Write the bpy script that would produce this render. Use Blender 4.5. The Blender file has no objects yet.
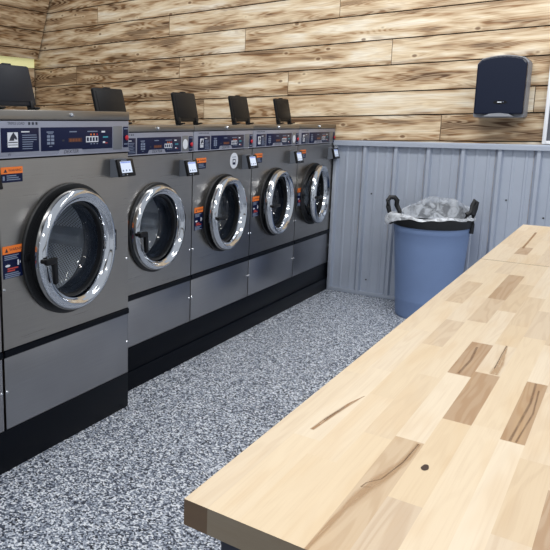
import bpy, bmesh, math, random
from mathutils import Vector, Matrix
random.seed(7)
PI = math.pi
scene = bpy.context.scene
COL = scene.collection

# ------------------------------------------------------------------ materials
def srgb(r, g, b):
    f = lambda c: (c/255/12.92) if c/255 <= .04045 else ((c/255+.055)/1.055)**2.4
    return (f(r), f(g), f(b), 1)

def new_mat(name):
    m = bpy.data.materials.new(name); m.use_nodes = True
    nt = m.node_tree
    return m, nt, nt.nodes['Principled BSDF']

def simple(name, rgb, rough=.5, metal=0., emit=None, es=0., noise=.0, coat=0., bump=0., bscale=200, spec=None):
    m, nt, p = new_mat(name)
    p.inputs['Base Color'].default_value = srgb(*rgb)
    p.inputs['Roughness'].default_value = rough
    p.inputs['Metallic'].default_value = metal
    if spec is not None: p.inputs['Specular IOR Level'].default_value = spec
    if coat: p.inputs['Coat Weight'].default_value = coat
    if emit:
        p.inputs['Emission Color'].default_value = srgb(*emit)
        p.inputs['Emission Strength'].default_value = es
    tc = nt.nodes.new('ShaderNodeTexCoord')
    n = nt.nodes.new('ShaderNodeTexNoise'); n.inputs['Scale'].default_value = bscale if bump else 9
    nt.links.new(tc.outputs['Object'], n.inputs['Vector'])
    if noise:
        mx = nt.nodes.new('ShaderNodeMix'); mx.data_type = 'RGBA'
        c = srgb(*rgb)
        mx.inputs[6].default_value = tuple(v*(1-noise) for v in c[:3])+(1,)
        mx.inputs[7].default_value = tuple(min(1, v*(1+noise)) for v in c[:3])+(1,)
        nt.links.new(n.outputs['Fac'], mx.inputs[0]); nt.links.new(mx.outputs[2], p.inputs['Base Color'])
    if bump:
        b = nt.nodes.new('ShaderNodeBump'); b.inputs['Strength'].default_value = bump; b.inputs['Distance'].default_value = .002
        nt.links.new(n.outputs['Fac'], b.inputs['Height']); nt.links.new(b.outputs['Normal'], p.inputs['Normal'])
    return m

class NG:
    """small helper for node graphs"""
    def __init__(s, nt): s.nt = nt
    def n(s, t, **k):
        x = s.nt.nodes.new(t)
        for a, b in k.items(): setattr(x, a, b)
        return x
    def put(s, sock, v):
        if isinstance(v, (int, float)): sock.default_value = v
        elif isinstance(v, tuple): sock.default_value = v
        else: s.nt.links.new(v, sock)
    def math(s, op, a, b=0., c=None, clamp=False):
        x = s.n('ShaderNodeMath', operation=op); x.use_clamp = clamp
        s.put(x.inputs[0], a); s.put(x.inputs[1], b)
        if c is not None: s.put(x.inputs[2], c)
        return x.outputs[0]
    def comb(s, x, y, z=0.):
        k = s.n('ShaderNodeCombineXYZ')
        for i, v in enumerate((x, y, z)): s.put(k.inputs[i], v)
        return k.outputs[0]
    def noise(s, vec, scale=1., detail=2., rough=.5, dist=0.):
        k = s.n('ShaderNodeTexNoise'); s.put(k.inputs['Vector'], vec)
        k.inputs['Scale'].default_value = scale; k.inputs['Detail'].default_value = detail
        k.inputs['Roughness'].default_value = rough; k.inputs['Distortion'].default_value = dist
        return k.outputs['Fac']
    def ss(s, v, a, b, lo=0., hi=1.):
        k = s.n('ShaderNodeMapRange', interpolation_type='SMOOTHSTEP')
        s.put(k.inputs[0], v)
        for i, q in enumerate((a, b, lo, hi)): k.inputs[i+1].default_value = q
        return k.outputs[0]
    def mix(s, f, a, b, mode='MIX'):
        k = s.n('ShaderNodeMix', data_type='RGBA', blend_type=mode)
        s.put(k.inputs[0], f); s.put(k.inputs[6], a); s.put(k.inputs[7], b)
        return k.outputs[2]
    def attr(s, name):
        k = s.n('ShaderNodeAttribute'); k.attribute_name = name; return k.outputs['Fac']
    def uv(s):
        k = s.n('ShaderNodeTexCoord'); x = s.n('ShaderNodeSeparateXYZ')
        s.nt.links.new(k.outputs['UV'], x.inputs[0]); return x.outputs[0], x.outputs[1]

def plank_material():
    m, nt, p = new_mat('scorched_pine'); g = NG(nt)
    u, v = g.uv(); r = g.attr('rnd'); tone = g.attr('tone'); w = .18
    off = g.math('MULTIPLY', r, 83.0)
    # growth rings stretched along the plank, fine grain, torch burns and burnt edges
    ring_f = g.noise(g.comb(g.math('MULTIPLY_ADD', u, .9, off), g.math('MULTIPLY_ADD', v, 11., off), off), 1., 1.5, .45, .25)
    rings = g.ss(g.math('SINE', g.math('MULTIPLY', ring_f, 150.)), -.6, .9)
    fine = g.noise(g.comb(g.math('MULTIPLY', u, 4.), g.math('MULTIPLY_ADD', v, 210., off), off), 1., 3.)
    burn = g.noise(g.comb(g.math('MULTIPLY_ADD', u, 2.1, off), g.math('MULTIPLY_ADD', v, 15., off), off), 1., 3., .55, .35)
    burn = g.math('ADD', burn, g.math('MULTIPLY', g.math('SUBTRACT', tone, .45), .15))
    e = g.math('ABSOLUTE', g.math('SUBTRACT', g.math('DIVIDE', v, w), .5))
    edn = g.noise(g.comb(g.math('MULTIPLY_ADD', u, 2.7, off), g.math('MULTIPLY', v, 6.), g.math('ADD', off, 9.)), 1., 3.)
    edge = g.math('MULTIPLY', g.ss(e, .26, .49), g.ss(edn, .40, .62))
    mid = g.math('MAXIMUM', g.ss(burn, .41, .58), g.math('MULTIPLY', edge, .9))
    dark = g.math('MAXIMUM', g.ss(burn, .515, .655), g.math('MULTIPLY', edge, .55))
    col = g.mix(g.ss(burn, .30, .45), srgb(245, 235, 214), srgb(230, 210, 177))
    col = g.mix(g.math('MULTIPLY', mid, g.math('MULTIPLY_ADD', rings, .45, .50)), col, srgb(158, 116, 72))
    col = g.mix(g.math('MULTIPLY', dark, g.math('MULTIPLY_ADD', rings, .60, .35)), col, srgb(64, 42, 26))
    col = g.mix(g.math('MULTIPLY', rings, .12), col, srgb(150, 108, 64))
    col = g.mix(g.ss(fine, .45, .72, 0, .30), col, srgb(140, 100, 60))
    # knots: small dark core, pale ring
    vo = g.n('ShaderNodeTexVoronoi', feature='F1'); vo.inputs['Scale'].default_value = 1.
    g.put(vo.inputs['Vector'], g.comb(g.math('MULTIPLY_ADD', u, 5.6, off), g.math('MULTIPLY_ADD', v, 9.5, off), off))
    d = vo.outputs['Distance']
    col = g.mix(g.math('MULTIPLY', g.ss(d, .08, .12), g.ss(d, .14, .22, .25, 0.)), col, srgb(246, 228, 192))
    col = g.mix(g.ss(d, .06, .13, .75, 0.), col, srgb(98, 64, 38))
    g.put(p.inputs['Base Color'], col); p.inputs['Roughness'].default_value = .55
    b = g.n('ShaderNodeBump'); b.inputs['Strength'].default_value = .15; b.inputs['Distance'].default_value = .003
    g.put(b.inputs['Height'], fine); nt.links.new(b.outputs['Normal'], p.inputs['Normal'])
    return m

def butcher_material():
    m, nt, p = new_mat('butcher_block_maple'); g = NG(nt)
    u, v = g.uv(); r = g.attr('rnd'); tone = g.attr('tone'); end_shade = g.attr('endgrain_shade')
    off = g.math('MULTIPLY', r, 61.0)
    ring = g.noise(g.comb(g.math('MULTIPLY_ADD', u, 2.2, off), g.math('MULTIPLY_ADD', v, 22., off), off), 1., 2., .5, .3)
    rings = g.ss(g.math('SINE', g.math('MULTIPLY', ring, 60.)), -.3, 1.)
    fine = g.noise(g.comb(g.math('MULTIPLY', u, 9.), g.math('MULTIPLY_ADD', v, 420., off), off), 1., 2.)
    broad = g.noise(g.comb(g.math('MULTIPLY_ADD', u, 5., off), g.math('MULTIPLY_ADD', v, 30., off), off), 1., 2.)
    c0 = g.mix(r, srgb(227, 212, 188), srgb(218, 197, 165))
    c1 = g.mix(tone, c0, srgb(150, 112, 76))
    c1 = g.mix(g.math('MULTIPLY', rings, g.math('MULTIPLY_ADD', tone, .45, .035)), c1, srgb(150, 108, 66))
    c1 = g.mix(g.ss(fine, .45, .75, 0, .10), c1, srgb(170, 130, 88))
    c1 = g.mix(g.ss(broad, .50, .68, 0, .22), c1, srgb(205, 172, 128))
    c1 = g.mix(g.math('MULTIPLY', end_shade, .75), c1, srgb(72, 64, 54))  # end faces darkened: end grain plus painted shade of the table edge
    g.put(p.inputs['Base Color'], c1)
    p.inputs['Roughness'].default_value = .38
    p.inputs['Specular IOR Level'].default_value = .4
    return m

def floor_material():
    m, nt, p = new_mat('flake_epoxy_floor'); g = NG(nt)
    tc = g.n('ShaderNodeTexCoord')
    def cells(scale, seed):
        mp = g.n('ShaderNodeMapping'); mp.inputs['Location'].default_value = (seed, seed*.7, 0)
        nt.links.new(tc.outputs['Object'], mp.inputs['Vector'])
        wn = g.n('ShaderNodeTexNoise'); wn.inputs['Scale'].default_value = 160
        nt.links.new(mp.outputs[0], wn.inputs['Vector'])
        ad = g.n('ShaderNodeVectorMath', operation='MULTIPLY_ADD'); ad.inputs[1].default_value = (.006,)*3
        nt.links.new(wn.outputs['Color'], ad.inputs[0]); nt.links.new(mp.outputs[0], ad.inputs[2])
        v = g.n('ShaderNodeTexVoronoi', voronoi_dimensions='2D'); v.inputs['Scale'].default_value = scale
        nt.links.new(ad.outputs[0], v.inputs['Vector'])
        s = g.n('ShaderNodeSeparateColor'); nt.links.new(v.outputs['Color'], s.inputs[0])
        return s.outputs[0]
    a = cells(165, 0.); b = cells(260, 4.3)
    val = g.math('MULTIPLY_ADD', b, .22, g.math('MULTIPLY', a, .78))
    rp = g.n('ShaderNodeValToRGB'); rp.color_ramp.interpolation = 'CONSTANT'
    el = rp.color_ramp.elements
    stops = [(0, (26, 30, 40)), (.21, (68, 76, 92)), (.34, (116, 124, 140)), (.47, (154, 163, 178)), (.61, (192, 199, 211)), (.75, (236, 240, 246))]
    el[0].position = 0; el[0].color = srgb(*stops[0][1]); el[1].position = stops[1][0]; el[1].color = srgb(*stops[1][1])
    for pos, c in stops[2:]:
        x = el.new(pos); x.color = srgb(*c)
    g.put(rp.inputs[0], val); g.put(p.inputs['Base Color'], rp.outputs[0])
    p.inputs['Roughness'].default_value = .45
    return m

def stainless(name, rgb, rough, aniso=True):
    m, nt, p = new_mat(name); g = NG(nt)
    tc = g.n('ShaderNodeTexCoord'); mp = g.n('ShaderNodeMapping'); mp.inputs['Scale'].default_value = (3, 3, 260)
    nt.links.new(tc.outputs['Object'], mp.inputs['Vector'])
    n = g.noise(mp.outputs[0], 1., 3.)
    big = g.noise(tc.outputs['Object'], 3.5, 2.)
    c = srgb(*rgb)
    col = g.mix(n, tuple(x*.90 for x in c[:3])+(1,), tuple(min(1, x*1.08) for x in c[:3])+(1,))
    col = g.mix(g.ss(big, .35, .7, 0, .25), col, tuple(x*.7 for x in c[:3])+(1,))
    g.put(p.inputs['Base Color'], col); p.inputs['Metallic'].default_value = 1.
    g.put(p.inputs['Roughness'], g.math('MULTIPLY_ADD', n, .08, rough))
    return m

def thin_glass(name, tint, gloss, alpha_col=None, dens=0.):
    m = bpy.data.materials.new(name); m.use_nodes = True; nt = m.node_tree; nt.nodes.clear(); g = NG(nt)
    o = g.n('ShaderNodeOutputMaterial'); t = g.n('ShaderNodeBsdfTransparent'); t.inputs[0].default_value = tint
    gl = g.n('ShaderNodeBsdfGlossy'); gl.inputs['Roughness'].default_value = .03
    lw = g.n('ShaderNodeFresnel'); lw.inputs['IOR'].default_value = 1.45
    f = g.math('MULTIPLY_ADD', lw.outputs[0], gloss, .01, clamp=True)
    mx = g.n('ShaderNodeMixShader'); g.put(mx.inputs[0], f)
    nt.links.new(t.outputs[0], mx.inputs[1]); nt.links.new(gl.outputs[0], mx.inputs[2])
    nt.links.new(mx.outputs[0], o.inputs['Surface'])
    return m

def bag_material():
    m = bpy.data.materials.new('clear_plastic_film'); m.use_nodes = True; nt = m.node_tree; nt.nodes.clear(); g = NG(nt)
    o = g.n('ShaderNodeOutputMaterial'); t = g.n('ShaderNodeBsdfTransparent')
    p = g.n('ShaderNodeBsdfPrincipled'); p.inputs['Base Color'].default_value = srgb(228, 233, 240); p.inputs['Roughness'].default_value = .25
    tc = g.n('ShaderNodeTexCoord')
    n = g.noise(tc.outputs['Object'], 17., 3., .55, 1.0)
    mx = g.n('ShaderNodeMixShader'); g.put(mx.inputs[0], g.ss(n, .38, .62, .35, .88))
    b = g.n('ShaderNodeBump'); b.inputs['Strength'].default_value = .8; b.inputs['Distance'].default_value = .01
    g.put(b.inputs['Height'], n); nt.links.new(b.outputs['Normal'], p.inputs['Normal'])
    nt.links.new(t.outputs[0], mx.inputs[1]); nt.links.new(p.outputs[0], mx.inputs[2])
    nt.links.new(mx.outputs[0], o.inputs['Surface'])
    return m

def perforated():
    m, nt, p = new_mat('perforated_drum_steel'); g = NG(nt); u, v = g.uv()
    row = g.math('FLOOR', v); sh = g.math('MULTIPLY', g.math('MODULO', row, 2.), .5)
    fu = g.math('SUBTRACT', g.math('FRACT', g.math('ADD', u, sh)), .5); fv = g.math('SUBTRACT', g.math('FRACT', v), .5)
    d = g.math('SQRT', g.math('ADD', g.math('MULTIPLY', fu, fu), g.math('MULTIPLY', fv, fv)))
    hole = g.ss(d, .22, .30, 1., 0.)
    g.put(p.inputs['Base Color'], g.mix(hole, srgb(228, 234, 242), srgb(22, 24, 28)))
    g.put(p.inputs['Metallic'], .1)
    p.inputs['Roughness'].default_value = .32
    return m

M = {}
M['plank'] = plank_material(); M['butcher'] = butcher_material(); M['floor'] = floor_material()
M['steel'] = stainless('brushed_stainless', (170, 166, 161), .25)
M['steel_lower'] = stainless('satin_stainless', (162, 162, 165), .30)
M['steel_top'] = stainless('stainless_cover', (150, 145, 138), .28)
M['chrome'] = simple('polished_chrome', (205, 209, 215), .09, 1.)
M['frame'] = simple('lavender_grey_enamel', (150, 154, 170), .38, .35, noise=.04)
M['plate'] = simple('grey_plate', (128, 130, 134), .42, .5)
M['navy'] = simple('navy_panel', (10, 20, 56), .3, spec=.25)
M['black'] = simple('black_plastic', (12, 13, 17), .42, noise=.15, spec=.3)
M['rubber'] = simple('black_rubber', (15, 17, 21), .5, noise=.15)
M['void'] = simple('dark_seam', (8, 9, 12), .8)
M['base'] = simple('black_painted_steel', (5, 9, 18), .4, noise=.2, spec=.12)
M['lid'] = simple('charcoal_lid_plastic', (24, 28, 38), .45, bump=.15, bscale=500, spec=.3)
M['lidb'] = simple('black_lid_plastic', (12, 13, 17), .45, bump=.15, bscale=500, spec=.25)
M['white'] = simple('white_print', (214, 219, 228), .5)
M['grey_print'] = simple('grey_print', (120, 132, 156), .5)
M['ink'] = simple('dark_ink', (38, 42, 56), .5)
M['orange'] = simple('orange_print', (238, 124, 48), .5)
M['red'] = simple('red_button', (190, 30, 48), .35)
M['redprint'] = simple('red_print', (190, 70, 62), .5)
M['teal'] = simple('teal_print', (60, 150, 165), .5)
M['led'] = simple('amber_display', (104, 58, 36), .4, emit=(225, 110, 40), es=.04)
M['ledbg'] = simple('display_window', (62, 28, 26), .3)
M['screen'] = simple('lit_screen', (205, 215, 232), .3, emit=(205, 218, 240), es=.30)
M['screenbar'] = simple('screen_header', (130, 150, 205), .3, emit=(120, 140, 205), es=.4)
M['housing'] = simple('grey_reader_housing', (104, 110, 120), .45, .3)
M['screw'] = simple('silver_screw', (215, 218, 222), .2, 1.)
M['perf'] = perforated()
M['drum'] = simple('drum_back_steel', (190, 198, 208), .3, .3, noise=.2)
M['tunnel'] = simple('dark_tub_steel', (84, 92, 106), .22, .75)
M['glass'] = thin_glass('door_glass', (.95, .97, .99, 1), 1.1)
M['sheet'] = simple('galvanised_sheet', (178, 186, 200), .36, .3, noise=.05)
M['sheet_trim'] = simple('galvanised_trim', (180, 188, 202), .35, .3)
M['sheet_dark'] = simple('sheet_screw', (60, 62, 66), .5)
M['can'] = simple('blue_grey_polyethylene', (116, 138, 178), .48, noise=.06)
M['bag'] = bag_material()
M['disp'] = simple('smoky_navy_cover', (14, 23, 44), .3, spec=.35)
M['dispback'] = simple('grey_dispenser_shell', (138, 141, 148), .45)
M['whiteframe'] = simple('white_frame_paint', (240, 242, 246), .4)
M['board'] = simple('dark_grey_board', (88, 90, 98), .5, noise=.1)
M['yellow'] = simple('yellow_glow_board', (244, 243, 190), .6, noise=.05, emit=(238, 236, 170), es=.4)  # pale yellow with emission, standing in for warm light under the bulkhead
M['tableleg'] = simple('table_steel', (44, 48, 60), .4, .4)
M['knot'] = simple('dark_knot', (58, 40, 30), .5)
def streak_mat(name, rgb, amt):
    m, nt, p = new_mat(name); g = NG(nt); u, v = g.uv()
    e = g.ss(g.math('ABSOLUTE', g.math('SUBTRACT', v, .5)), .12, .5, 1., 0.)
    n = g.noise(g.comb(g.math('MULTIPLY', u, 30.), g.math('MULTIPLY', v, 3.)), 1., 3.)
    p.inputs['Base Color'].default_value = srgb(*rgb); p.inputs['Roughness'].default_value = .4
    g.put(p.inputs['Alpha'], g.math('MULTIPLY', e, g.ss(n, .25, .6, amt*.5, amt)))
    return m
M['streak'] = streak_mat('brown_heart_streak', (158, 116, 74), .7)
M['streak2'] = streak_mat('dark_grain_line', (128, 98, 72), .55)
M['streakw'] = streak_mat('pale_brown_heart', (184, 150, 112), .6)

# ------------------------------------------------------------------ mesh builder
class MB:
    def __init__(s): s.v = []; s.f = []; s.m = []; s.sm = []; s.uv = []; s.a = []; s.mats = []
    def mi(s, m):
        if m not in s.mats: s.mats.append(m)
        return s.mats.index(m)
    def add(s, vs, fs, mat, smooth=False, uvs=None, attr=None):
        o = len(s.v); k = s.mi(mat); s.v += [tuple(p) for p in vs]
        for i, f in enumerate(fs):
            s.f.append(tuple(o+j for j in f)); s.m.append(k); s.sm.append(smooth)
            s.uv.append(uvs[i] if uvs else None); s.a.append(attr)
        return s
    def box(s, a, b, mat, bev=0., seg=2):
        (x0, y0, z0), (x1, y1, z1) = [(min(p, q), max(p, q)) for p, q in zip(a, b)] and ((min(a[0], b[0]), min(a[1], b[1]), min(a[2], b[2])), (max(a[0], b[0]), max(a[1], b[1]), max(a[2], b[2])))
        if not bev:
            vs = [(x, y, z) for x in (x0, x1) for y in (y0, y1) for z in (z0, z1)]
            return s.add(vs, [(0, 1, 3, 2), (4, 6, 7, 5), (0, 4, 5, 1), (2, 3, 7, 6), (0, 2, 6, 4), (1, 5, 7, 3)], mat)
        bm = bmesh.new(); bmesh.ops.create_cube(bm, size=1)
        for v in bm.verts: v.co = Vector(((x0+x1)/2+v.co.x*(x1-x0), (y0+y1)/2+v.co.y*(y1-y0), (z0+z1)/2+v.co.z*(z1-z0)))
        bmesh.ops.bevel(bm, geom=bm.edges[:], offset=bev, segments=seg, affect='EDGES', profile=.5)
        return s.bm(bm, mat, True)
    def bm(s, bm, mat, smooth=False, mtx=None):
        bm.verts.index_update()
        s.add([(mtx @ v.co) if mtx else v.co.copy() for v in bm.verts], [tuple(v.index for v in f.verts) for f in bm.faces], mat, smooth)
        bm.free(); return s
    def prism(s, pts, axis, lo, hi, mat, smooth=False, bev=0.):
        """2D polygon pts extruded along axis; axis 0: pts=(y,z); 1: (x,z); 2: (x,y)"""
        n = len(pts)
        def at(p, t): return {0: (t, p[0], p[1]), 1: (p[0], t, p[1]), 2: (p[0], p[1], t)}[axis]
        bm = bmesh.new()
        A = [bm.verts.new(at(p, lo)) for p in pts]; B = [bm.verts.new(at(p, hi)) for p in pts]
        bm.faces.new(A[::-1]); bm.faces.new(B)
        for i in range(n): bm.faces.new((A[i], A[(i+1) % n], B[(i+1) % n], B[i]))
        bmesh.ops.recalc_face_normals(bm, faces=bm.faces[:])
        if bev: bmesh.ops.bevel(bm, geom=[e for e in bm.edges], offset=bev, segments=2, affect='EDGES', profile=.5)
        return s.bm(bm, mat, smooth)
    def lathe(s, prof, mat, c=(0, 0, 0), axis=0, n=64, smooth=True, uvk=None, closed=False):
        """prof: (r, t) pairs; axis 0 -> t along x, 2 -> t along z"""
        vs = []; fs = []; uvs = []; k = len(prof)
        for i in range(n):
            a = 2*PI*i/n
            for r, t in prof:
                vs.append((c[0]+t, c[1]+r*math.cos(a), c[2]+r*math.sin(a)) if axis == 0 else (c[0]+r*math.cos(a), c[1]+r*math.sin(a), c[2]+t))
        for i in range(n):
            j = (i+1) % n
            for q in range(k if closed else k-1):
                q2 = (q+1) % k
                f = (i*k+q, j*k+q, j*k+q2, i*k+q2)
                fs.append(f)
                if uvk:
                    ua, ub = uvk[0]*i/n, uvk[0]*(i+1)/n
                    va, vb = uvk[1]*q, uvk[1]*(q+1)
                    uvs.append([(ua, va), (ub, va), (ub, vb), (ua, vb)])
        return s.add(vs, fs, mat, smooth, uvs or None)
    def disc(s, c, r, mat, axis=0, n=24, ry=None, t=.0006):
        ry = ry or r
        pts = [((c[1] if axis == 0 else c[0])+r*math.cos(2*PI*i/n), (c[2] if axis != 2 else c[1])+ry*math.sin(2*PI*i/n)) for i in range(n)]
        b = c[axis]
        return s.prism(pts, axis, b, b+t, mat)
    def tube(s, path, r, mat, n=8, ry=None):
        P = [Vector(p) for p in path]; rings = []
        up = Vector((0, 0, 1))
        for i, p in enumerate(P):
            d = (P[min(i+1, len(P)-1)]-P[max(i-1, 0)]).normalized()
            a = d.cross(up)
            if a.length < .1: a = d.cross(Vector((0, 1, 0)))
            a.normalize(); b = a.cross(d)
            rings.append([p+a*r*math.cos(2*PI*k/n)+b*(ry or r)*math.sin(2*PI*k/n) for k in range(n)])
        vs = [q for rg in rings for q in rg]; fs = []
        for i in range(len(P)-1):
            for k in range(n): fs.append((i*n+k, i*n+(k+1) % n, (i+1)*n+(k+1) % n, (i+1)*n+k))
        fs.append(tuple(range(n))[::-1]); fs.append(tuple((len(P)-1)*n+k for k in range(n)))
        return s.add(vs, fs, mat, True)
    def rect(s, x, y0, y1, z0, z1, mat):
        """printed rectangle on a front face looking along +x"""
        return s.add([(x, y0, z0), (x, y1, z0), (x, y1, z1), (x, y0, z1)], [(0, 1, 2, 3)], mat)
    def text(s, body, size, x, y, z, mat, align='LEFT', sx=1., shear=0., mtx=None):
        cu = bpy.data.curves.new('t', 'FONT'); cu.body = body; cu.size = size; cu.align_x = align; cu.align_y = 'CENTER'; cu.shear = shear
        cu.resolution_u = 2
        o = bpy.data.objects.new('t', cu); COL.objects.link(o)
        dg = bpy.context.evaluated_depsgraph_get(); me = bpy.data.meshes.new_from_object(o.evaluated_get(dg))
        vs = [v.co.copy() for v in me.vertices]; fs = [tuple(q.vertices) for q in me.polygons]
        if mtx: vs = [mtx @ v for v in vs]
        else: vs = [(x, y+v.x*sx, z+v.y) for v in vs]
        s.add(vs, fs, mat)
        bpy.data.objects.remove(o); bpy.data.curves.remove(cu); bpy.data.meshes.remove(me)
        return s
    def build(s, name, parent=None, loc=(0, 0, 0), shift=(0, 0, 0), fixn=False):
        me = bpy.data.meshes.new(name)
        sx, sy, sz = shift
        me.from_pydata([(x-sx, y-sy, z-sz) for x, y, z in s.v], [], s.f)
        for m in s.mats: me.materials.append(m)
        me.polygons.foreach_set('material_index', s.m); me.polygons.foreach_set('use_smooth', s.sm)
        if any(u for u in s.uv):
            ul = me.uv_layers.new(name='UVMap')
            for p, u in zip(me.polygons, s.uv):
                for li, q in zip(p.loop_indices, u or [(0, 0)]*len(p.vertices)): ul.data[li].uv = q
        if any(a for a in s.a):
            for key in sorted({k for a in s.a if a for k in a}):
                at = me.attributes.new(key, 'FLOAT', 'FACE')
                at.data.foreach_set('value', [float((a or {}).get(key, 0.)) for a in s.a])
        me.update()
        if any(s.sm): me.set_sharp_from_angle(angle=math.radians(38))
        o = bpy.data.objects.new(name, me); COL.objects.link(o)
        o.location = loc
        if parent: o.parent = parent
        return o

def tag(o, label=None, cat=None, group=None, kind=None):
    if label: o['label'] = label
    if cat: o['category'] = cat
    if group: o['group'] = group
    if kind: o['kind'] = kind
    return o
def empty(name, loc, label, cat, group=None):
    o = bpy.data.objects.new(name, None); COL.objects.link(o); o.location = loc; o.empty_display_size = .1
    return tag(o, label, cat, group)
def struct(mb, name): return tag(mb.build(name), kind='structure')
def kids(o): return [c for c in bpy.data.objects if c.parent == o]
def dup(root, loc, label):
    def cp(o, par):
        c = o.copy(); COL.objects.link(c)
        if par: c.parent = par
        for k in kids_of.get(o.name, []): cp(k, c)
        return c
    kids_of = {}
    for o in bpy.data.objects:
        if o.parent: kids_of.setdefault(o.parent.name, []).append(o)
    r = cp(root, None); r.location = loc; r['label'] = label
    return r

# ------------------------------------------------------------------ setting
XR, YN = 3.0, -6.2
mb = MB(); mb.box((-3.9, YN, -.08), (XR, .12, 0), M['floor']); struct(mb, 'floor')

def plank(mb, axis, a0, a1, z0, z1, place, tone, thick=.018):
    """a board from a0..a1 along its length, z0..z1 (per end) across; place maps (along, across_z, depth)"""
    r = random.random(); off = random.random()*40
    P = [place(a0, z0[0], thick), place(a1, z0[1], thick), place(a1, z1[1], thick), place(a0, z1[0], thick),
         place(a0, z0[0], 0), place(a1, z0[1], 0), place(a1, z1[1], 0), place(a0, z1[0], 0)]
    w = z1[0]-z0[0]; L = a1-a0
    fr = [(off, 0), (off+L, 0), (off+L, w), (off, w)]
    fs = [(0, 1, 2, 3), (4, 7, 6, 5), (3, 2, 6, 7), (0, 4, 5, 1), (0, 3, 7, 4), (1, 5, 6, 2)]
    e = [(off, 0), (off+L, 0), (off+L, .01), (off, .01)]
    mb.add(P, fs, M['plank'], uvs=[fr, fr, e, e, e, e], attr={'rnd': r, 'tone': tone})

ZB = [.44, .625, .81, .995, 1.18, 1.363, 1.531, 1.719, 1.8985, 2.084, 2.262, 2.44, 2.62, 2.80, 2.98]
JOINTS = {4: [-2.0, .75, 1.9], 5: [-1.19, 1.3], 6: [-2.35, -.41], 7: [-2.687, -1.45, .382], 8: [-.803, 1.5], 9: [-1.563, -.018, 1.55], 10: [-2.4, -.3, 1.2]}
mb = MB(); G = .0040
TL = .018
for i in range(len(ZB)-1):
    if i == 12: keep = random.getstate()
    xs = [-3.6]+[x for x in JOINTS.get(i, [-1.5, .5])]+[2.6]
    for a0, a1 in zip(xs, xs[1:]):
        t = lambda x, z: z+TL*(x-.7)
        tone = random.random()*.75+.05
        if i == 7 and a0 < -2: tone = .8
        if i == 4 and a0 > .5: tone = .85
        if i == 6 and a0 > -1: tone = .35
        if i == 9: tone = .25
        if i == 7 and -1.5 < a0 < 0: tone = .12
        tone = min(1, tone+max(0, -.9-(a0+a1)/2)*.14)  # extra burn towards the left paints in the weaker light there
        plank(mb, 0, a0+G/2, a1-G/2, (t(a0, ZB[i])+G, t(a1, ZB[i])+G), (t(a0, ZB[i+1])-G, t(a1, ZB[i+1])-G), lambda a, z, d: (a, .018-d, z), tone)
random.setstate(keep)
mb.box((-3.9, .018, 0), (2.6, .1, 3.0), M['void'])
struct(mb, 'wall_back')

# left wall: leaning planked bulkhead above, upright wall below
mb = MB()
def lean(y, z, d): return (-3.227+(z-1.9235)*.337+d, y, z)
for i in range(8, 14):
    if i == 12: keep = random.getstate()
    z0 = ZB[i]-.068 if i > 8 else 1.9235
    ys = [-5.0, [-1.9, -1.2, -2.3, -1.6, -2.0, -1.3][i-8], -.02]
    for a0, a1 in zip(ys, ys[1:]):
        plank(mb, 1, a0+G/2, a1-G/2, (z0+G,)*2, (ZB[i+1]-.068-G,)*2, lean, random.random()*.4+.5)
random.setstate(keep)
mb.add([lean(-5, 1.93, -.005), lean(0, 1.93, -.005), lean(0, 2.92, -.005), lean(-5, 2.92, -.005)], [(0, 1, 2, 3)], M['void'])
struct(mb, 'wall_left')
mb = MB()
for i in range(1, 8):
    for a0, a1 in ((-5, -2.4), (-2.4, -.02)):
        z1 = ZB[i+1]-.068 if i < 7 else 1.84
        plank(mb, 1, a0+G/2, a1-G/2, (ZB[i]-.068+G,)*2, (z1-G,)*2, lambda a, z, d: (-3.28+d, a, z), random.random()*.6+.3)
mb.box((-3.36, -5, 0), (-3.28, 0, 1.84), M['void'])
struct(mb, 'wall_left_lower')
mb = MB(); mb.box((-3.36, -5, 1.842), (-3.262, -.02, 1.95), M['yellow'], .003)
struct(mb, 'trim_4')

# corrugated metal wainscot
mb = MB(); R0, SP = .248, .2237
prof = [(.012, 0)]
k = -1
for k in range(-1, 11):
    c = R0+SP*k
    ribs = [(c-.036, .0), (c-.034, .003), (c-.014, -.024), (c+.006, -.024), (c+.015, 0)]
    for j in (1, 2):
        q = c+SP*j/3
        ribs += [(q-.010, 0), (q-.005, -.0035), (q+.006, -.0035), (q+.012, 0)]
    prof += [p for p in ribs if p[0] > .03]
prof = [p for p in prof if p[0] < 2.3]+[(2.3, 0)]
vs = []; fs = []
for x, d in prof: vs += [(x, -.003+d*1.25, .02), (x, -.003+d*1.25, 1.15)]
for i in range(len(prof)-1): fs.append((2*i, 2*i+2, 2*i+3, 2*i+1))
mb.add(vs, fs, M['sheet'])
for k, z in ((0, .78), (2, .62), (4, .8), (1, .12), (3, .12), (0, .12), (5, .7)):
    mb.disc((R0+SP*k+.055, -.0035, z), .006, M['sheet_dark'], axis=1, n=10, t=-.003)
struct(mb, 'wall_back_wainscot')
mb = MB(); mb.box((.006, -.044, 1.146), (2.3, -.0, 1.172), M['sheet_trim'], .003); mb.box((.006, -.048, 1.135), (2.3, -.042, 1.160), M['sheet_trim'])
struct(mb, 'trim_1')
mb = MB(); mb.box((.006, -.036, .02), (.034, -.0, 1.146), M['sheet_trim'], .004); struct(mb, 'trim_2')
mb = MB(); mb.box((.006, -.034, 0.001), (2.3, -.0, .028), M['sheet_trim'], .003); struct(mb, 'baseboard_back')

# ------------------------------------------------------------------ washers
def bars(mb, x, y, z, n, w, h, gap, mat):
    for i in range(n):
        ww = w*(.6+.4*random.random())
        mb.rect(x, y, y+ww, z-i*gap-h, z-i*gap, mat)

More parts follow.
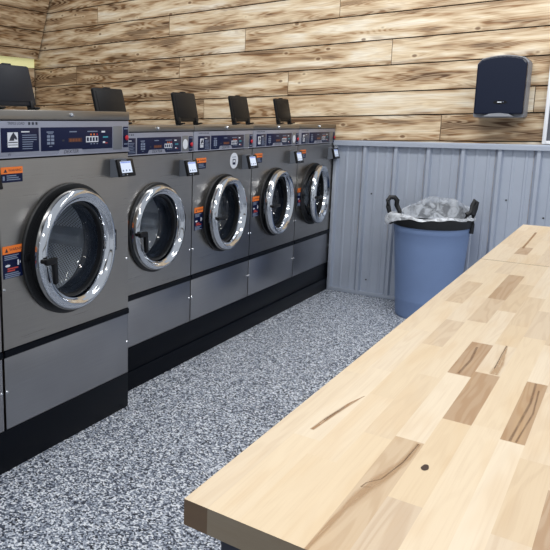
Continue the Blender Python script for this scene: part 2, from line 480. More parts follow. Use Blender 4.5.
def make_washer(p, loc, label):
    W, D, zb, zg, c0, c1, zt = p['W'], p['D'], p['zb'], p['zg'], p['c0'], p['c1'], p['zt']
    yc, zc, R, RB = W/2+p.get('dy', 0), p['zc'], p['R'], p['RB']
    ri = R*.765
    root = empty('washing_machine', loc, label, 'washing machine', 'row of front-loading washing machines')
    S = (0, 0, zb)
    B = lambda m, n, par=root: m.build(n, par, shift=S)
    # cabinet: sides, back, top, bottom (front is open, closed by the panels)
    m = MB(); x0, y0, y1 = -D, .003, W-.003
    m.add([(x0, y0, zb), (x0, y1, zb), (x0, y1, zt-.004), (x0, y0, zt-.004), (-.001, y0, zb), (-.001, y1, zb), (-.001, y1, zt-.004), (-.001, y0, zt-.004)],
          [(0, 3, 2, 1), (0, 4, 7, 3), (1, 2, 6, 5), (3, 7, 6, 2), (0, 1, 5, 4)], M['steel'])
    m.box((-.02, y0, zg-.035), (-.014, y1, zg+.01), M['void'])
    B(m, 'cabinet')
    # front panel with round opening
    m = MB(); N = 64; za, zz = zg, c0; ya, yb = .004, W-.004; hr = R*.83
    angs = sorted([2*PI*i/N for i in range(N)]+[math.atan2(z-zc, y-yc) % (2*PI) for y in (ya, yb) for z in (za, zz)])
    vs = []; fs = []
    for a in angs:
        c, s_ = math.cos(a), math.sin(a)
        t = min(((yb-yc)/c if c > 1e-9 else (ya-yc)/c if c < -1e-9 else 9), ((zz-zc)/s_ if s_ > 1e-9 else (za-zc)/s_ if s_ < -1e-9 else 9))
        vs += [(0, yc+hr*c, zc+hr*s_), (0, yc+t*c, zc+t*s_), (-.012, yc+t*c, zc+t*s_)]
    n = len(angs)
    for i in range(n):
        j = (i+1) % n; fs += [(3*i, 3*i+1, 3*j+1, 3*j), (3*i+1, 3*i+2, 3*j+2, 3*j+1)]
    m.add(vs, fs, M['steel'])
    for y, z in ((.014, p['s1']), (W-.014, p['s1'])): m.lathe([(0, .004), (.004, .0035), (.006, 0)], M['screw'], (0, y, z), n=12)
    B(m, 'front_panel')
    # dark reveal and lower panel
    m = MB(); m.prism([(-.004, zg-.002), (.006, zg-.006), (.006, zg-.026), (-.004, zg-.034)], 1, .004, W-.004, M['base']); B(m, 'reveal_strip')
    m = MB(); m.box((-.012, .004, zb+.002), (.0, W-.004, zg-.030), M['steel_lower'], .002)
    for y in (.012, W-.012): m.lathe([(0, .004), (.004, .0035), (.006, 0)], M['screw'], (0, y, p['s2']), n=12)
    B(m, 'lower_panel')
    # stainless top cover and lock
    m = MB(); m.box((-.30, .002, c1+.001), (.008, W-.002, zt), M['steel_top'], .004); B(m, 'top_cover')
    m = MB(); m.lathe([(0, .012), (.005, .012), (.007, .009), (.0085, 0)], M['screw'], (.008, W/2, (c1+zt)/2+.002), n=16); m.box((.012, W/2-.0012, (c1+zt)/2-.004), (.0205, W/2+.0012, (c1+zt)/2+.007), M['ink']); B(m, 'lock')
    # console
    h0, h1 = c0+.006, c1-.002
    m = MB(); m.box((-.02, .003, h0), (.004, W-.003, h1), M['frame'], .003)
    m.box((.004, .003, h0), (.009, W-.003, h0+.005), M['frame'], .001)
    m.prism([(W/2-.075, h0+.004), (W/2-.062, h0+.022), (W/2+.062, h0+.022), (W/2+.075, h0+.004)], 0, .003, .0062, M['frame'])
    m.text('DEXTER', .020, .0066, W/2, h0+.0125, M['ink'], 'CENTER', 1.15, .25)
    ty = h1-.010
    if p['big']:
        m.text('TRIPLE LOAD', .0135, .0044, .050, ty, M['ink'], 'LEFT', 1.0)
        for i in range(3): m.rect(.0044, .148+.018*i, .158+.018*i, ty-.005, ty+.005, M['ink'])
        m.text('W', .014, .0044, .055, h0+.012, M['ink'], 'CENTER')
    else:
        m.text('DOUBLE LOAD', .010, .0044, .046, ty, M['ink'], 'LEFT', 1.1)
        for i in range(2): m.rect(.0044, .128+.013*i, .135+.013*i, ty-.0035, ty+.0035, M['ink'])
    con = B(m, 'console')
    P0, P1 = p['pz']; ph = P1-P0
    # instruction panel: emblem and print
    a, b = p['p1']; m = MB(); m.box((.003, a, P0), (.0055, b, P1), M['navy'], .0008)
    ew = (b-a)*.27; ex = a+(b-a)*.16; ez = P0+ph*.20; eh = ph*.62; X = .0058
    m.rect(X, ex, ex+ew, ez, ez+eh, M['white'])
    hh = [(.15, .42), (.30, .70), (.50, .92), (.62, .98), (.66, .88), (.86, .66), (.92, .52), (.80, .48), (.64, .58), (.62, .42)]
    m.add([(X+.0003, ex+ew*q, ez+eh*(.02+r)) for q, r in hh], [tuple(range(len(hh)))[::-1]], M['ink'])
    m.rect(X+.0003, ex+ew*.05, ex+ew*.95, ez+eh*.30, ez+eh*.36, M['ink']); m.rect(X+.0003, ex+ew*.05, ex+ew*.95, ez+eh*.14, ez+eh*.18, M['ink'])
    lx = a+(b-a)*.52
    m.rect(X, lx, lx+(b-a)*.22, P1-ph*.19, P1-ph*.14, M['white'])
    bars(m, X, lx+.004, P1-ph*.29, 7, (b-a)*.40, ph*.035, ph*.095, M['grey_print'])
    B(m, 'instruction_panel', con)
    # control panel
    a, b = p['p2']; m = MB(); m.box((.003, a, P0-.002), (.0055, b, P1+.001), M['navy'], .0008); w = b-a
    for q0, q1 in ((.07, .16), (.37, .47), (.62, .77)): m.rect(X, a+w*q0, a+w*q1, P1-ph*.22, P1-ph*.17, M['grey_print'])
    for r in range(3):
        for c in range(2): m.rect(X, a+w*(.075+.05*c), a+w*(.115+.05*c), P0+ph*(.26+.15*r), P0+ph*(.37+.15*r), M['grey_print'])
    m.rect(X, a+w*.085, a+w*.15, P0+ph*.72, P0+ph*.75, M['grey_print']); m.rect(X, a+w*.10, a+w*.14, P0+ph*.16, P0+ph*.19, M['grey_print'])
    m.rect(X, a+w*.27, a+w*.30, P0+ph*.38, P0+ph*.46, M['teal'] if False else M['ink'])
    m.rect(X, a+w*.355, a+w*.545, P0+ph*.33, P0+ph*.52, M['ledbg'])
    for i in range(4): m.rect(X+.0003, a+w*(.368+.04*i), a+w*(.398+.04*i), P0+ph*.36, P0+ph*.49, M['led'])
    m.rect(X, a+w*.60, a+w*.78, P0+ph*.30, P0+ph*.58, M['white'])
    for i in range(4): m.rect(X+.0003, a+w*(.611+.043*i), a+w*(.640+.043*i), P0+ph*.35, P0+ph*.53, M['navy'])
    for i, mt in enumerate(('orange', 'orange', 'red')): m.rect(X, a+w*(.665+.045*i), a+w*(.683+.045*i), P0+ph*.62, P0+ph*.70, M[mt])
    for i in range(3): m.rect(X, a+w*(.665+.045*i), a+w*(.685+.045*i), P0+ph*.20, P0+ph*.25, M['grey_print'])
    m.rect(X, a+w*.83, a+w*.885, P0+ph*.74, P0+ph*.82, M['white']); m.rect(X, a+w*.85, a+w*.93, P0+ph*.49, P0+ph*.56, M['teal'])
    m.rect(X, a+w*.85, a+w*.885, P0+ph*.24, P0+ph*.32, M['white']); m.rect(X, a+w*.885, a+w*.92, P0+ph*.22, P0+ph*.26, M['redprint'])
    B(m, 'control_panel', con)
    a, b = p['vent']; m = MB(); m.box((.003, a, P0-.010), (.0052, b, P1+.004), M['plate'], .001); B(m, 'coin_plate', con)
    a, b = p['stop']; m = MB(); m.box((.003, a, P0-.002), (.0055, b, P1+.001), M['navy'], .0008)
    m.rect(X, a+.003, b-.003, P0+ph*.88, P0+ph*.93, M['grey_print']); m.rect(X, a+.003, b-.003, P0+ph*.12, P0+ph*.17, M['grey_print'])
    B(m, 'stop_panel', con)
    m = MB(); m.lathe([(0, .016), (.006, .0155), (.010, .0135), (.011, .011), (.009, .009), (.006, .010), (.006, .005)], M['red'], (0, (a+b)/2, P0+ph*.46), n=20); B(m, 'stop_button', con)
    # gasket ring, drum
    m = MB(); m.lathe([(RB, 0), (RB, .010), (RB-.004, .014), (RB-.03, .014), (RB-.034, .010), (hr-.004, .010), (hr-.004, .002)], M['rubber'], (0, yc, zc))
    m.lathe([(hr-.004, .002), (hr-.004, -.018), (R*.81, -.04), (R*.80, -.06), (R*.79, -.065), (R*.79, -.10)], M['tunnel'], (0, yc, zc))
    m.box((.010, yc-RB+.004, zc-.012), (.020, yc-RB+.032, zc+.016), M['black'], .002)
    B(m, 'door_gasket')
    m = MB(); dr = R*.92; dl = .29; q = 12
    m.lathe([(dr, -.075-dl*i/q) for i in range(q+1)], M['perf'], (0, yc, zc), uvk=(104, 2.4))
    m.lathe([(R*.785, -.10), (dr-.01, -.102), (dr, -.075)], M['drum'], (0, yc, zc))
    m.lathe([(dr-dr*i/10+.0001, -.075-dl) for i in range(11)], M['perf'], (0, yc, zc), uvk=(52, 1.8))
    m.lathe([(0, -.345), (dr*.3, -.347), (dr*.34, -.36)], M['drum'], (0, yc, zc), n=32)
    for k in range(3):   # lifting ribs
        an = PI/2+.5+k*2*PI/3; cy, cz = math.cos(an), math.sin(an); py, pz = -cz, cy
        pt = lambda r, s_: (yc+cy*r+py*s_, zc+cz*r+pz*s_)
        m.prism([pt(dr, -.045), pt(dr-.05, -.014), pt(dr-.05, .014), pt(dr, .045)], 0, -.36, -.12, M['drum'], bev=.004)
    B(m, 'drum')
    # door: chrome ring, glass bowl, latch handle; pivot on the right
    hy = yc+R*.96; S2 = (.014, hy, zc)
    m = MB()
    q_ = R-ri
    m.lathe([(R, .012), (R+.001, .026), (R-q_*.07, .038), (R-q_*.22, .0465), (R-q_*.42, .0485), (R-q_*.58, .044), (R-q_*.66, .036), (R-q_*.74, .0335), (R-q_*.86, .031), (R-q_*.95, .020), (ri, .006), (ri-.002, -.010), (ri+.004, -.012), (R*.86, .010), (R, .012)], M['chrome'], (0, yc, zc), n=96)
    d = m.build('door', root, loc=(S2[0], S2[1], zc-zb), shift=S2)
    m = MB(); m.lathe([(ri, .000), (ri*.985, -.03), (ri*.93, -.065), (ri*.8, -.092), (ri*.6, -.108), (ri*.3, -.116), (.001, -.118)], M['glass'], (0, yc, zc), n=72)
    m.build('door_glass', d, shift=S2)
    m = MB(); m.lathe([(ri+.001, .012), (ri-.006, .010), (ri-.006, -.002), (ri-.005, -.012), (ri-.002, -.013)], M['rubber'], (0, yc, zc), n=72)
    m.build('glass_seal', d, shift=S2)
    m = MB(); hyy = yc-R+.008; hz = zc-.006
    m.tube([(.036, hyy, hz), (.066, hyy+.004, hz)], .009, M['black'], 10)
    if p['down']:
        m.box((.056, hyy-.012, hz-.012), (.074, hyy+.048, hz+.012), M['black'], .005)
        m.prism([(hyy+.026, hz+.010), (hyy+.050, hz+.010), (hyy+.054, hz-.088), (hyy+.036, hz-.092)], 0, .056, .073, M['black'], bev=.004)
    else:
        m.box((.056, hyy-.014, hz-.010), (.072, hyy+.085, hz+.010), M['black'], .005)
    m.build('handle', d, shift=S2)
    m = MB(); m.box((.004, yc+R-.006, zc-.045), (.03, yc+R+.018, zc+.045), M['black'], .004); B(m, 'hinge')
    # stickers
    def sticker(y0, y1, z0, zo, z1, name, big):
        m = MB(); m.rect(.0010, y0, y1, z0, z1, M['navy']); m.rect(.0014, y0-.001, y1+.001, zo, z1+.001, M['orange'])
        oh = z1-zo; w = y1-y0
        m.text('WARNING', min(oh*.55, w*.17), .0018, y0+w*.34, (zo+z1)/2, M['ink'])
        m.add([(.0018, y0+w*.12, zo+oh*.22), (.0018, y0+w*.28, zo+oh*.22), (.0018, y0+w*.20, zo+oh*.75)], [(0, 1, 2)], M['ink'])
        if not big:
            h = zo-z0
            m.rect(.0015, y0+w*.07, y0+w*.16, z0+h*.25, z0+h*.75, M['grey_print'])
            bars(m, .0015, y0+w*.25, zo-h*.18, 3, w*.66, h*.11, h*.23, M['grey_print'])
        else:
            h = zo-z0
            bars(m, .0015, y0+w*.08, zo-h*.06, 3, w*.8, h*.04, h*.07, M['grey_print'])
            m.add([(.0015, y0+w*(.12+.13*math.cos(t*.5236)+.12), zo-h*.48+h*.05*math.sin(t*.5236)) for t in range(12)], [tuple(range(12))], M['white'])
            m.rect(.0015, y0+w*.74, y0+w*.82, zo-h*.52, zo-h*.30, M['white']); m.rect(.0015, y0+w*.86, y0+w*.9, zo-h*.45, zo-h*.36, M['white'])
            bars(m, .0015, y0+w*.22, zo-h*.58, 2, w*.6, h*.055, h*.09, M['redprint'])
            bars(m, .0015, y0+w*.08, zo-h*.78, 3, w*.82, h*.045, h*.075, M['grey_print'])
        return B(m, name)
    sticker(*p['st1'], 'warning_sticker', False)
    sticker(*p['st2'], 'safety_sticker', True)
    # dispenser lid standing open at the back
    hx = p['hx']; lz = zt+.018; la = math.radians(12.5); LW, LH = .236, .172
    m = MB()
    pts = []
    for cx, cz, a0 in ((LW-.012, .012, -90), (LW-.012, LH-.012, 0), (.012, LH-.012, 90), (.012, .012, 180)):
        for k in range(5):
            a = math.radians(a0+22.5*k); pts.append((cx+.012*math.cos(a), cz+.012*math.sin(a)))
    m.prism(pts, 0, 0, .016, M[p['lid']], bev=.003)
    m.prism([(LW*.08+(LW*.84)*u, LH*.1+LH*.8*v) for u, v in ((0, 0), (1, 0), (1, 1), (0, 1))], 0, .016, .018, M[p['lid']], bev=.0008)
    m.box((.0, LW*.40, LH-.004), (.016, LW*.60, LH+.006), M[p['lid']], .002)
    lid = m.build('dispenser_lid', root, loc=(hx, .266, lz-zb)); lid.rotation_euler = (0, -la, 0)
    for yy in (.012, .200):
        m = MB(); m.box((-.008, yy, -.022), (.020, yy+.022, .022), M['black'], .003); m.box((.0, yy-.004, -.021), (.045, yy+.026, -.0135), M['black'], .002)
        m.build('lid_hinge', lid)
    # card reader
    y0, y1, z0, z1 = p['rd']; m = MB()
    m.prism([(0, z0), (.006, z0-.002), (.046, z0+.004), (.026, z1), (0, z1)], 1, y0, y1-.006, M['housing'], bev=.0015)
    rd = B(m, 'card_reader')
    ang = math.atan2(.020, z1-z0-.004)
    H = (z1-z0)*.97; TW = y1-y0+.022
    tr = Matrix.Translation((.046, y0-.001, z0+.001)) @ Matrix.Rotation(-ang, 4, 'Y')
    m = MB(); t = MB(); t.box((.0, 0, 0), (.014, TW, H), M['black'], .003)
    t.rect(.0143, .014, .030, .006, .008, M['grey_print']); t.rect(.0143, .045, .05, .006, .009, M['white'])
    t.rect(.0143, .024, .062, H*.90, H*.95, M['grey_print'])
    t.v = [tuple(tr @ Vector(q)) for q in t.v]; B(t, 'reader_bezel', rd)
    t = MB(); w = TW
    t.box((.0135, w*.14, H*.20), (.0148, w*.80, H*.86), M['screen'])
    t.rect(.0151, w*.16, w*.78, H*.76, H*.84, M['screenbar'])
    for i in range(3): t.rect(.0151, w*(.20+.20*i), w*(.28+.20*i), H*.28, H*.38, M['grey_print'])
    t.v = [tuple(tr @ Vector(q)) for q in t.v]; B(t, 'screen', rd)
    return root

TRI = dict(W=.7365, D=.95, zb=.1676, zg=.480, c0=1.176, c1=1.3154, zt=1.3519, zc=.811, R=.242, RB=.262, dy=-.009, s1=.708, s2=.318,
           big=True, pz=(1.203, 1.288), p1=(.018, .199), p2=(.209, .621), vent=(.628, .686), stop=(.694, .7275), down=True,
           st1=(.016, .117, 1.096, 1.127, 1.150), st2=(.011, .104, .747, .838, .866), hx=-.30, lid='lid', rd=(.610, .695, 1.078, 1.155))
DBL = dict(W=.66, D=.85, zb=.222, zg=.4858, c0=1.1479, c1=1.2609, zt=1.2887, zc=.792, R=.212, RB=.224, s1=.627, s2=.358,
           big=False, pz=(1.158, 1.234), p1=(.0425, .163), p2=(.174, .541), vent=(.552, .607), stop=(.613, .650), down=True,
           st1=(.032, .132, 1.058, 1.091, 1.1155), st2=(.024, .110, .726, .822, .850), hx=-.30, lid='lidb', rd=(.534, .618, 1.032, 1.116))
XF = .1075
Y1 = -3.410
tri = make_washer(TRI, (XF, Y1, TRI['zb']), 'large stainless triple-load washer nearest the camera, tall console, whole round door in view')
dup(tri, (XF, Y1-.7395, TRI['zb']), 'stainless washer cut off by the left edge, only a sliver of its front in view')
YL = [-2.6544+.66*i for i in range(4)]
dbl = make_washer(DBL, (0, YL[0], DBL['zb']), 'stainless washer just beyond the large one, round sticker on its console, latch handle hanging down')
W3 = dup(dbl, (0, YL[1], DBL['zb']), 'stainless washer with a round white sticker on its front above the door')
W4 = dup(dbl, (0, YL[2], DBL['zb']), 'second washer from the metal wainscot, small round sticker on its console')
W5 = make_washer(dict(DBL, dy=-.036), (0, YL[3], DBL['zb']), 'farthest stainless washer, next to the metal wainscot, its round door ajar')
def child(r, base):
    return [c for c in bpy.data.objects if c.parent == r and c.name.split('.')[0] == base][0]
def strip(r, base):
    c = child(r, base)
    for g in [k for k in bpy.data.objects if k.parent == c]: bpy.data.objects.remove(g)
    bpy.data.objects.remove(c)
bpy.context.view_layer.update()
for r, dy, ex in ((tri, -.034, 3.), (dbl, -.028, 2.5)):
    l = child(r, 'dispenser_lid'); l.location.y += dy; l.rotation_euler.y -= math.radians(ex)
child(tri, 'door').rotation_euler.z = math.radians(5.)
# handle swung level on the three far washers
mb = MB(); hyy = .33-DBL['R']+.018; hz = DBL['zc']-.006; S2 = (.014, .33+DBL['R']*.96, DBL['zc'])
mb.tube([(.036, hyy, hz), (.066, hyy+.004, hz)], .009, M['black'], 10)
mb.box((.056, hyy-.022, hz-.009), (.071, hyy+.095, hz+.009), M['black'], .005)
tmp = mb.build('handle_level', None, shift=S2); level = tmp.data; bpy.data.objects.remove(tmp); level.name = 'handle_level'
for r, a in ((W3, 4.0), (W4, 4.0), (W5, 8.)):
    d = child(r, 'door'); child(d, 'handle').data = level
    d.rotation_euler = (0, 0, math.radians(a))
# round white stickers
def roundel(r, y, z, ry, rz, x):
    m = MB(); m.disc((x, y, z), ry, M['white'], 0, 32, rz, .0005)
    if ry > .03:
        m.rect(x+.0008, y-ry*.36, y+ry*.36, z-rz*.50, z+rz*.20, M['navy']); m.rect(x+.0010, y-ry*.22, y+ry*.22, z-rz*.20, z+rz*.08, M['white'])
        m.rect(x+.0008, y-ry*.5, y+ry*.5, z+rz*.42, z+rz*.50, M['grey_print'])
    o = m.build('round_sticker', r, shift=(0, 0, DBL['zb'])); o['label'] = 'round white sticker'
roundel(dbl, .579, 1.195, .023, .026, .0056)
roundel(W3, .440, 1.086, .047, .046, .0004)
roundel(W4, .579, 1.195, .022, .026, .0056)

# plinths
mb = MB(); mb.box((XF-.9, Y1-.745, 0), (XF-.002, -2.6735, .1676), M['base'], .003)
tag(mb.build('machine_plinth'), 'low black plinth under the large washer nearest the camera', 'plinth')
mb = MB(); mb.box((-.80, -2.6544, .09), (-.004, -.0150, .222), M['base'], .003); mb.box((-.80, -2.6544, 0), (.003, -.0150, .095), M['base'], .003)
tag(mb.build('machine_plinth'), 'long black plinth under the four smaller washers with a ledge line', 'plinth')

# ------------------------------------------------------------------ butcher-block tables
ROWX = [1.5442, 1.574, 1.6107, 1.647, 1.684, 1.720, 1.757, 1.795, 1.8235, 1.860]
while ROWX[-1] < 2.29: ROWX.append(ROWX[-1]+.0365)
ZT, TH = .91, .031
def stave(mb, x0, x1, y0, y1, tone, first=False):
    r = random.random(); o = random.random()*30; L = y1-y0; w = x1-x0
    vs = [(x, y, z) for x in (x0, x1) for y in (y0, y1) for z in (ZT-TH, ZT)]
    top = [(o, 0), (o, w), (o+L, w), (o+L, 0)]
    at = {'rnd': r, 'tone': tone, 'endgrain_shade': 0.}
    mb.add(vs, [(1, 5, 7, 3)], M['butcher'], uvs=[top], attr=at)
    sd = [(o, 0), (o+L, 0), (o+L, TH), (o, TH)]
    mb.add(vs, [(0, 1, 3, 2), (4, 6, 7, 5), (0, 2, 6, 4)], M['butcher'], uvs=[sd]*3, attr=at)
    en = [(o, 0), (o+.02, 0), (o+.02, w), (o, w)]
    mb.add(vs, [(0, 4, 5, 1), (2, 3, 7, 6)], M['butcher'], uvs=[en]*2, attr={'rnd': r, 'tone': 1. if first else tone, 'endgrain_shade': 1.})
NEAR = {  # row: list of (y from far to near end, tone) ; listed by their near end going toward the camera
 0: [(-3.02, .10), (-3.33, .18), (-3.62, .12), (-3.9, .04), (-4.377, .10)],
 1: [(-3.10, .05), (-3.34, .30), (-3.60, .04), (-3.86, .10), (-4.16, .05), (-4.377, .0)],
 2: [(-2.95, .20), (-3.25, .05), (-3.49, .12), (-3.68, .28), (-3.97, .04), (-4.20, .02), (-4.377, .0)],
 3: [(-2.95, .10), (-3.25, .62), (-3.47, .34), (-3.84, .06), (-4.10, .10), (-4.377, .0)],
 4: [(-3.05, .08), (-3.35, .22), (-3.612, .10), (-3.805, .74), (-4.085, .05), (-4.377, .36)],
 5: [(-3.18, .05), (-3.45, .20), (-3.60, .12), (-3.773, .14), (-3.992, .70), (-4.235, .06), (-4.377, .34)],
 6: [(-3.30, .04), (-3.52, .26), (-3.985, .05), (-4.377, .03)],
 7: [(-3.15, .10), (-3.55, .28), (-3.768, .06), (-4.011, .72), (-4.377, .05)],
 8: [(-3.40, .12), (-3.80, .16), (-4.05, .12), (-4.24, .16), (-4.377, .22)],
 9: [(-3.30, .10), (-3.86, .14), (-4.112, .12), (-4.377, .66)],
}
def table(y_near, y_far, rows, label, streaks=()):
    t = empty('folding_table', ((ROWX[0]+ROWX[-1])/2, (y_near+y_far)/2, 0), label, 'table', 'butcher-block tables')
    S = tuple(t.location)
    mb = MB()
    for i in range(len(ROWX)-1):
        if i in rows: ends = rows[i]
        else:
            ends = []; y = y_far-random.uniform(.08, .35)
            while y > y_near+.12:
                ends.append((y, random.choice((.03, .05, .08, .12, .16, .22, .3, .6)))); y -= random.uniform(.18, .42)
            ends.append((y_near, random.random()*.2))
        y1 = y_far
        for k, (ye, tone) in enumerate(ends):
            ye = max(ye, y_near)
            stave(mb, ROWX[i], ROWX[i+1], ye, y1, tone, i == 0 and k == len(ends)-1); y1 = ye
    for pts, mat, *wd in streaks:
        if not wd: mb.add([(x, y, ZT+.0003) for x, y in pts], [tuple(range(len(pts)))], M[mat]); continue
        wd = wd[0]; wd = [wd]*len(pts) if not isinstance(wd, (list, tuple)) else wd
        for (a, b), wa, wb in zip(zip(pts, pts[1:]), wd, wd[1:]):
            mb.add([(a[0]-wa, a[1], ZT+.0003), (a[0]+wa, a[1], ZT+.0003), (b[0]+wb, b[1], ZT+.0003), (b[0]-wb, b[1], ZT+.0003)], [(0, 1, 2, 3)], M[mat], uvs=[[(a[1], 0), (a[1], 1), (b[1], 1), (b[1], 0)]])
    mb.build('tabletop', t, shift=S)
    zt = ZT-TH-.001; x0, x1 = ROWX[0]+.035, ROWX[-1]-.035; a, b = y_near+.02, y_far-.02
    m = MB()
    for yy in (a, b-.03): m.box((x0, yy, zt-.05), (x1, yy+.03, zt), M['tableleg'], .003)
    for xx in (x0, x1-.03): m.box((xx, a+.03, zt-.05), (xx+.03, b-.03, zt), M['tableleg'], .003)
    m.build('apron', t, shift=S)
    for xx in (x0, x1-.045):
        for yy in (a, b-.045):
            m = MB(); m.box((xx, yy, .012), (xx+.045, yy+.045, zt-.05), M['tableleg'], .003); m.box((xx-.004, yy-.004, 0), (xx+.049, yy+.049, .012), M['rubber'], .002)
            m.build('leg', t, shift=S)
    return t
def ell(cx, cy, rx, ry, n=14): return [(cx+rx*math.cos(2*PI*i/n)*(1+.12*math.sin(5*i)), cy+ry*math.sin(2*PI*i/n)) for i in range(n)]
STREAKS = [
 (ell(1.7365, -4.146, .0042, .0085), 'knot'),
 ([(1.589, -4.136), (1.593, -4.09), (1.600, -4.03), (1.6085, -3.985)], 'streak', [.004, .0045, .004, .001]),
 ([(1.591, -4.10), (1.598, -4.04)], 'streak2', .0015),
 ([(1.7145, -4.09), (1.712, -4.15), (1.702, -4.205), (1.695, -4.245), (1.690, -4.30), (1.686, -4.377)], 'streakw', [.004, .007, .010, .008, .005, .003]),
 ([(1.7145, -4.09), (1.712, -4.15), (1.703, -4.205), (1.692, -4.222), (1.690, -4.235), (1.700, -4.228)], 'streak2', .0013),
 ([(1.7405, -3.60), (1.744, -3.66), (1.747, -3.72), (1.747, -3.77)], 'streakw', [.003, .005, .008, .009]),
 ([(1.7405, -3.60), (1.741, -3.66), (1.743, -3.74)], 'streak2', .0015),
 ([(1.8075, -3.77), (1.811, -3.86), (1.806, -4.01)], 'streak2', .0025),
 ([(1.815, -3.80), (1.819, -3.90), (1.813, -4.01)], 'streak2', .0018),
 ([(1.698, -3.64), (1.703, -3.72), (1.700, -3.80)], 'streak2', .003),
]
FAR = {0: [(-2.1, .05), (-2.45, .15), (-2.768, .06)], 1: [(-2.2, .10), (-2.50, .16), (-2.768, .10)], 2: [(-2.15, .05), (-2.48, .12), (-2.62, .62), (-2.768, .10)],
       3: [(-2.3, .12), (-2.6, .03), (-2.768, .08)], 4: [(-2.1, .2), (-2.5, .1), (-2.768, .2)]}
table(-4.377, -2.7715, NEAR, 'butcher-block table in the foreground with a knot and brown staves in its top', STREAKS)
table(-2.7685, -1.926, FAR, 'second butcher-block table, butted to the far end of the foreground one',
      [([(1.612, -2.12), (1.616, -2.3), (1.619, -2.5)], 'streak', .005)])

# ------------------------------------------------------------------ trash can and liner
CX, CY, RT, RBm, CH = .81, -.28, .238, .192, .64
can = empty('trash_can', (CX, CY, 0), 'round blue-grey plastic trash can with black loop handles by the metal wainscot', 'trash can')
mb = MB()
rr = lambda z: RBm+(RT-RBm)*z/CH
mb.lathe([(.001, .012), (RBm-.02, .012), (RBm-.016, 0), (RBm-.004, 0), (RBm+.001, .008)]+[(rr(z), z) for z in (.03, .115)]+[(rr(.12)+.0012, .12), (rr(.13)+.001, .13), (rr(.14), .135)]
         +[(rr(z), z) for z in (.2, .3, .4, .5, .58)]+[(rr(.585)+.002, .585), (rr(.6)+.004, .60), (rr(CH)+.005, CH-.004), (rr(CH)+.004, CH), (rr(CH)-.004, CH), (rr(.6)-.006, .60), (RBm-.004, .03), (.001, .02)], M['can'], axis=2, n=72)
mb.build('can_body', can)
# black elastic band slung round the rim, sagging at the front
mb = MB(); n = 72; vs = []; fs = []
for i in range(n):
    a = 2*PI*i/n
    front = max(0, -math.sin(a-.12))**1.5
    zt_ = CH+.030+.034*front+.085*max(0, math.sin(a)); zb_ = CH-.006-.004*front
    for r, z in ((RT+.010, zb_), (RT+.016, (zb_+zt_)/2), (RT+.012, zt_), (RT+.006, zt_)): vs.append((r*math.cos(a), r*math.sin(a), z))
for i in range(n):
    j = (i+1) % n
    for q in range(3): fs.append((4*i+q, 4*j+q, 4*j+q+1, 4*i+q+1))
mb.add(vs, fs, M['rubber'], True); mb.build('rim_band', can)
def loop(pts, name='loop_handle'):
    m = MB(); m.tube(pts, .013, M['rubber'], 10, .017); return m.build(name, can)
loop([(-.268, .0, .615), (-.272, -.02, .68), (-.290, -.02, .735), (-.298, -.01, .775), (-.285, 0, .795), (-.258, .01, .795), (-.242, .015, .775), (-.245, .02, .745), (-.222, .02, .70), (-.212, .0, .665)])
loop([(.238, .02, .625), (.235, .0, .66), (.205, -.03, .690), (.215, -.03, .722), (.236, -.01, .735), (.240, .0, .78), (.252, .01, .812), (.262, .01, .800), (.258, .0, .765), (.250, -.01, .72), (.252, -.02, .66), (.250, -.02, .60)])
# liner: translucent film rising above the rim, folded over at the left
mb = MB(); n = 96; rings = 9; vs = []; fs = []
rnd = random.Random(3)
ph = [rnd.random()*6 for _ in range(8)]
for k in range(rings+1):
    t = k/rings
    for i in range(n):
        a = 2*PI*i/n
        ca, sa = math.cos(a), math.sin(a)
        back = max(0, sa); right = max(0, ca)
        top = .690+.050*back+.075*back*(.5+.5*math.cos(a-.75))+.012*math.sin(3*a+ph[0])*back+.006*math.sin(9*a+ph[1])
        if sa < 0: top = .706+.006*math.sin(5*a)
        z = .05+(top-.05)*t**.7
        r = (rr(min(z, CH))-.010)*(1-.10*(t**6)*(back))+.004*math.sin(14*a+5*t+ph[2])*t+.005*math.sin(23*a-9*t+ph[3])*t
        vs.append((r*ca, r*sa, z))
# rolled-over lip
for k in range(1, 5):
    t = k/4
    for i in range(n):
        a = 2*PI*i/n; ca, sa = math.cos(a), math.sin(a)
        b = vs[rings*n+i]; d = (a-3.62+PI) % (2*PI)-PI; left = math.exp(-(d/.50)**2)
        fr = max(0, -sa)
        r0 = math.hypot(b[0], b[1])
        r = r0+.014*math.sin(PI*t*.6)+.058*left*math.sin(PI*t*.62)+.003*math.sin(11*a+ph[4])
        z = b[2]+.016*left*math.sin(PI*t)-.012*t-(.060*left+.004*fr)*t*t+.004*math.sin(13*a+ph[5])*t
        if sa < .15: r = max(r, RT+.012+.012*t)
        vs.append((r*ca, r*sa, z))
T = rings+4
for k in range(T):
    for i in range(n):
        j = (i+1) % n; fs.append((k*n+i, k*n+j, (k+1)*n+j, (k+1)*n+i))
mb.add(vs, fs, M['bag'], True)
bag = tag(mb.build('bin_liner', None, loc=(CX, CY, 0)), 'crumpled clear plastic liner bunched over the rim of the blue-grey can', 'trash bag')

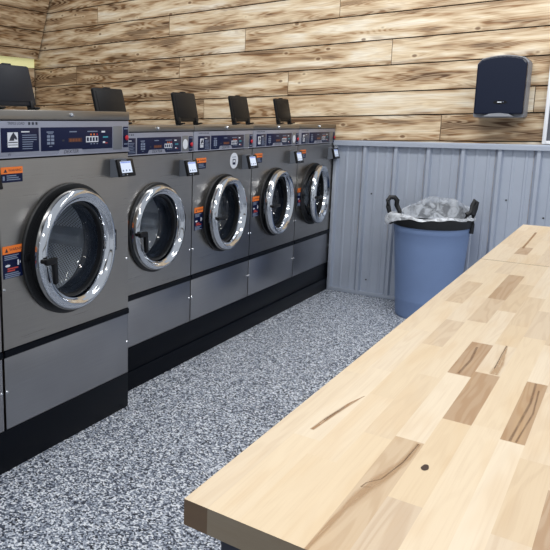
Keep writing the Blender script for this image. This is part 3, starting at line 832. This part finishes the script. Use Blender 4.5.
# ------------------------------------------------------------------ towel dispenser
PY = -.19
disp = empty('paper_towel_dispenser', (1.115, 0, 1.342), 'dark navy paper towel dispenser with grey shell on the plank wall', 'towel dispenser')
S = tuple(disp.location)
def arch(x0, x1, z0, z1, rise, rc, n=12):
    pts = [(x0+.012, z0), (x1-.012, z0), (x1-.003, z0+.004), (x1, z0+.012)]
    pts.append((x1, z1-rc))
    for i in range(n+1):
        t = i/n; x = x1-(x1-x0)*t
        c = rc*.5
        e = min(t, 1-t)*(x1-x0)
        z = z1+rise*(1-(2*t-1)**2)
        if e < rc: z -= rc-math.sqrt(max(0, rc*rc-(rc-e)**2))
        pts.append((x, z))
    pts.append((x0, z1-rc)); pts += [(x0, z0+.012), (x0+.003, z0+.004)]
    out = []
    for p in pts:
        if not out or (abs(p[0]-out[-1][0])+abs(p[1]-out[-1][1])) > 1e-4: out.append(p)
    return out
mb = MB(); mb.prism(arch(.978, 1.270, 1.342, 1.704, .028, .020), 1, -.150, -.0005, M['dispback'], bev=.004)
mb.build('shell', disp, shift=S)
mb = MB(); mb.prism(arch(.987, 1.268, 1.362, 1.697, .026, .020), 1, PY-.012, -.150, M['disp'], bev=.010)
mb.build('cover', disp, shift=S)
mb = MB(); mb.disc((1.138, PY-.0125, 1.437), .040, M['black'], 1, 28, .011, -.002)
q = MB(); 
mb.box((1.122, PY-.0155, 1.4345), (1.146, PY-.0148, 1.4405), M['white']); mb.box((1.152, PY-.0155, 1.437), (1.158, PY-.0148, 1.441), M['grey_print'])
mb.build('badge', disp, shift=S)
mb = MB(); mb.prism([(1.04, 1.348), (1.22, 1.348), (1.19, 1.364), (1.14, 1.370), (1.08, 1.365)], 1, PY-.014, -.152, M['dispback'], bev=.001)
mb.build('paper_slot', disp, shift=S)

# ------------------------------------------------------------------ white-framed board at the right edge
fx0, fx1, fz0, fz1 = 1.371, 1.93, 1.176, 1.80
fr = empty('framed_board', ((fx0+fx1)/2, 0, fz0), 'white-framed dark board at the right edge, just above the metal wainscot', 'framed board'); S = tuple(fr.location)
mb = MB(); w = .022
mb.box((fx0, -.045, fz0), (fx0+w, -.0005, fz1), M['whiteframe'], .003); mb.box((fx1-w, -.045, fz0), (fx1, -.0005, fz1), M['whiteframe'], .003)
mb.box((fx0+w, -.044, fz0), (fx1-w, -.0005, fz0+w), M['whiteframe'], .003); mb.box((fx0+w, -.044, fz1-w), (fx1-w, -.0005, fz1), M['whiteframe'], .003)
mb.build('frame', fr, shift=S)
mb = MB(); mb.box((fx0+w, -.030, fz0+w), (fx1-w, -.0005, fz1-w), M['board']); mb.build('panel', fr, shift=S)

# ------------------------------------------------------------------ light
def area(loc, sx, sy, power, col=(1, 1, 1), rot=(0, 0, 0)):
    l = bpy.data.lights.new('ceiling_light', 'AREA'); l.shape = 'RECTANGLE'; l.size = sx; l.size_y = sy; l.energy = power; l.color = col
    o = bpy.data.objects.new('ceiling_light', l); COL.objects.link(o); o.location = loc; o.rotation_euler = rot
    return o
for x, y, e, tilt in ((-1.6, -1.7, 13, 32), (.6, -1.7, 28, 32), (2.4, -1.7, 22, 32), (1.3, -4.2, 22, 0), (3.2, -4.2, 28, 0), (2.2, -6.6, 16, 0)):
    area((x, y, 2.95), 1.25, .3, e, (1, .985, .96), (math.radians(tilt), 0, 0))
wd = bpy.data.worlds.new('world'); scene.world = wd; wd.use_nodes = True
bg = wd.node_tree.nodes['Background']; bg.inputs[0].default_value = (.88, .93, 1., 1); bg.inputs[1].default_value = .62

# ------------------------------------------------------------------ camera
cam = bpy.data.cameras.new('camera'); co = bpy.data.objects.new('camera', cam); COL.objects.link(co)
yaw, pitch, roll, f, cx, cy = .6484, .1748, .0044, 656.4744, 144.5934, 235.48
fw = Vector((-math.sin(yaw)*math.cos(pitch), math.cos(yaw)*math.cos(pitch), -math.sin(pitch)))
rt = Vector((math.cos(yaw), math.sin(yaw), 0)); up = rt.cross(fw)
r2 = math.cos(roll)*rt+math.sin(roll)*up; u2 = -math.sin(roll)*rt+math.cos(roll)*up
mt = Matrix((r2, u2, -fw)).transposed().to_4x4(); mt.translation = (1.9065, -4.9292, 1.3194)
co.matrix_world = mt
cam.sensor_fit = 'HORIZONTAL'; cam.sensor_width = 36; cam.lens = f/550*36
cam.shift_x = (275-cx)/550; cam.shift_y = (cy-275)/550
cam.clip_start = .01
scene.camera = co
scene.view_settings.view_transform = 'Standard'
scene.view_settings.look = 'None'
scene.view_settings.exposure = 0.
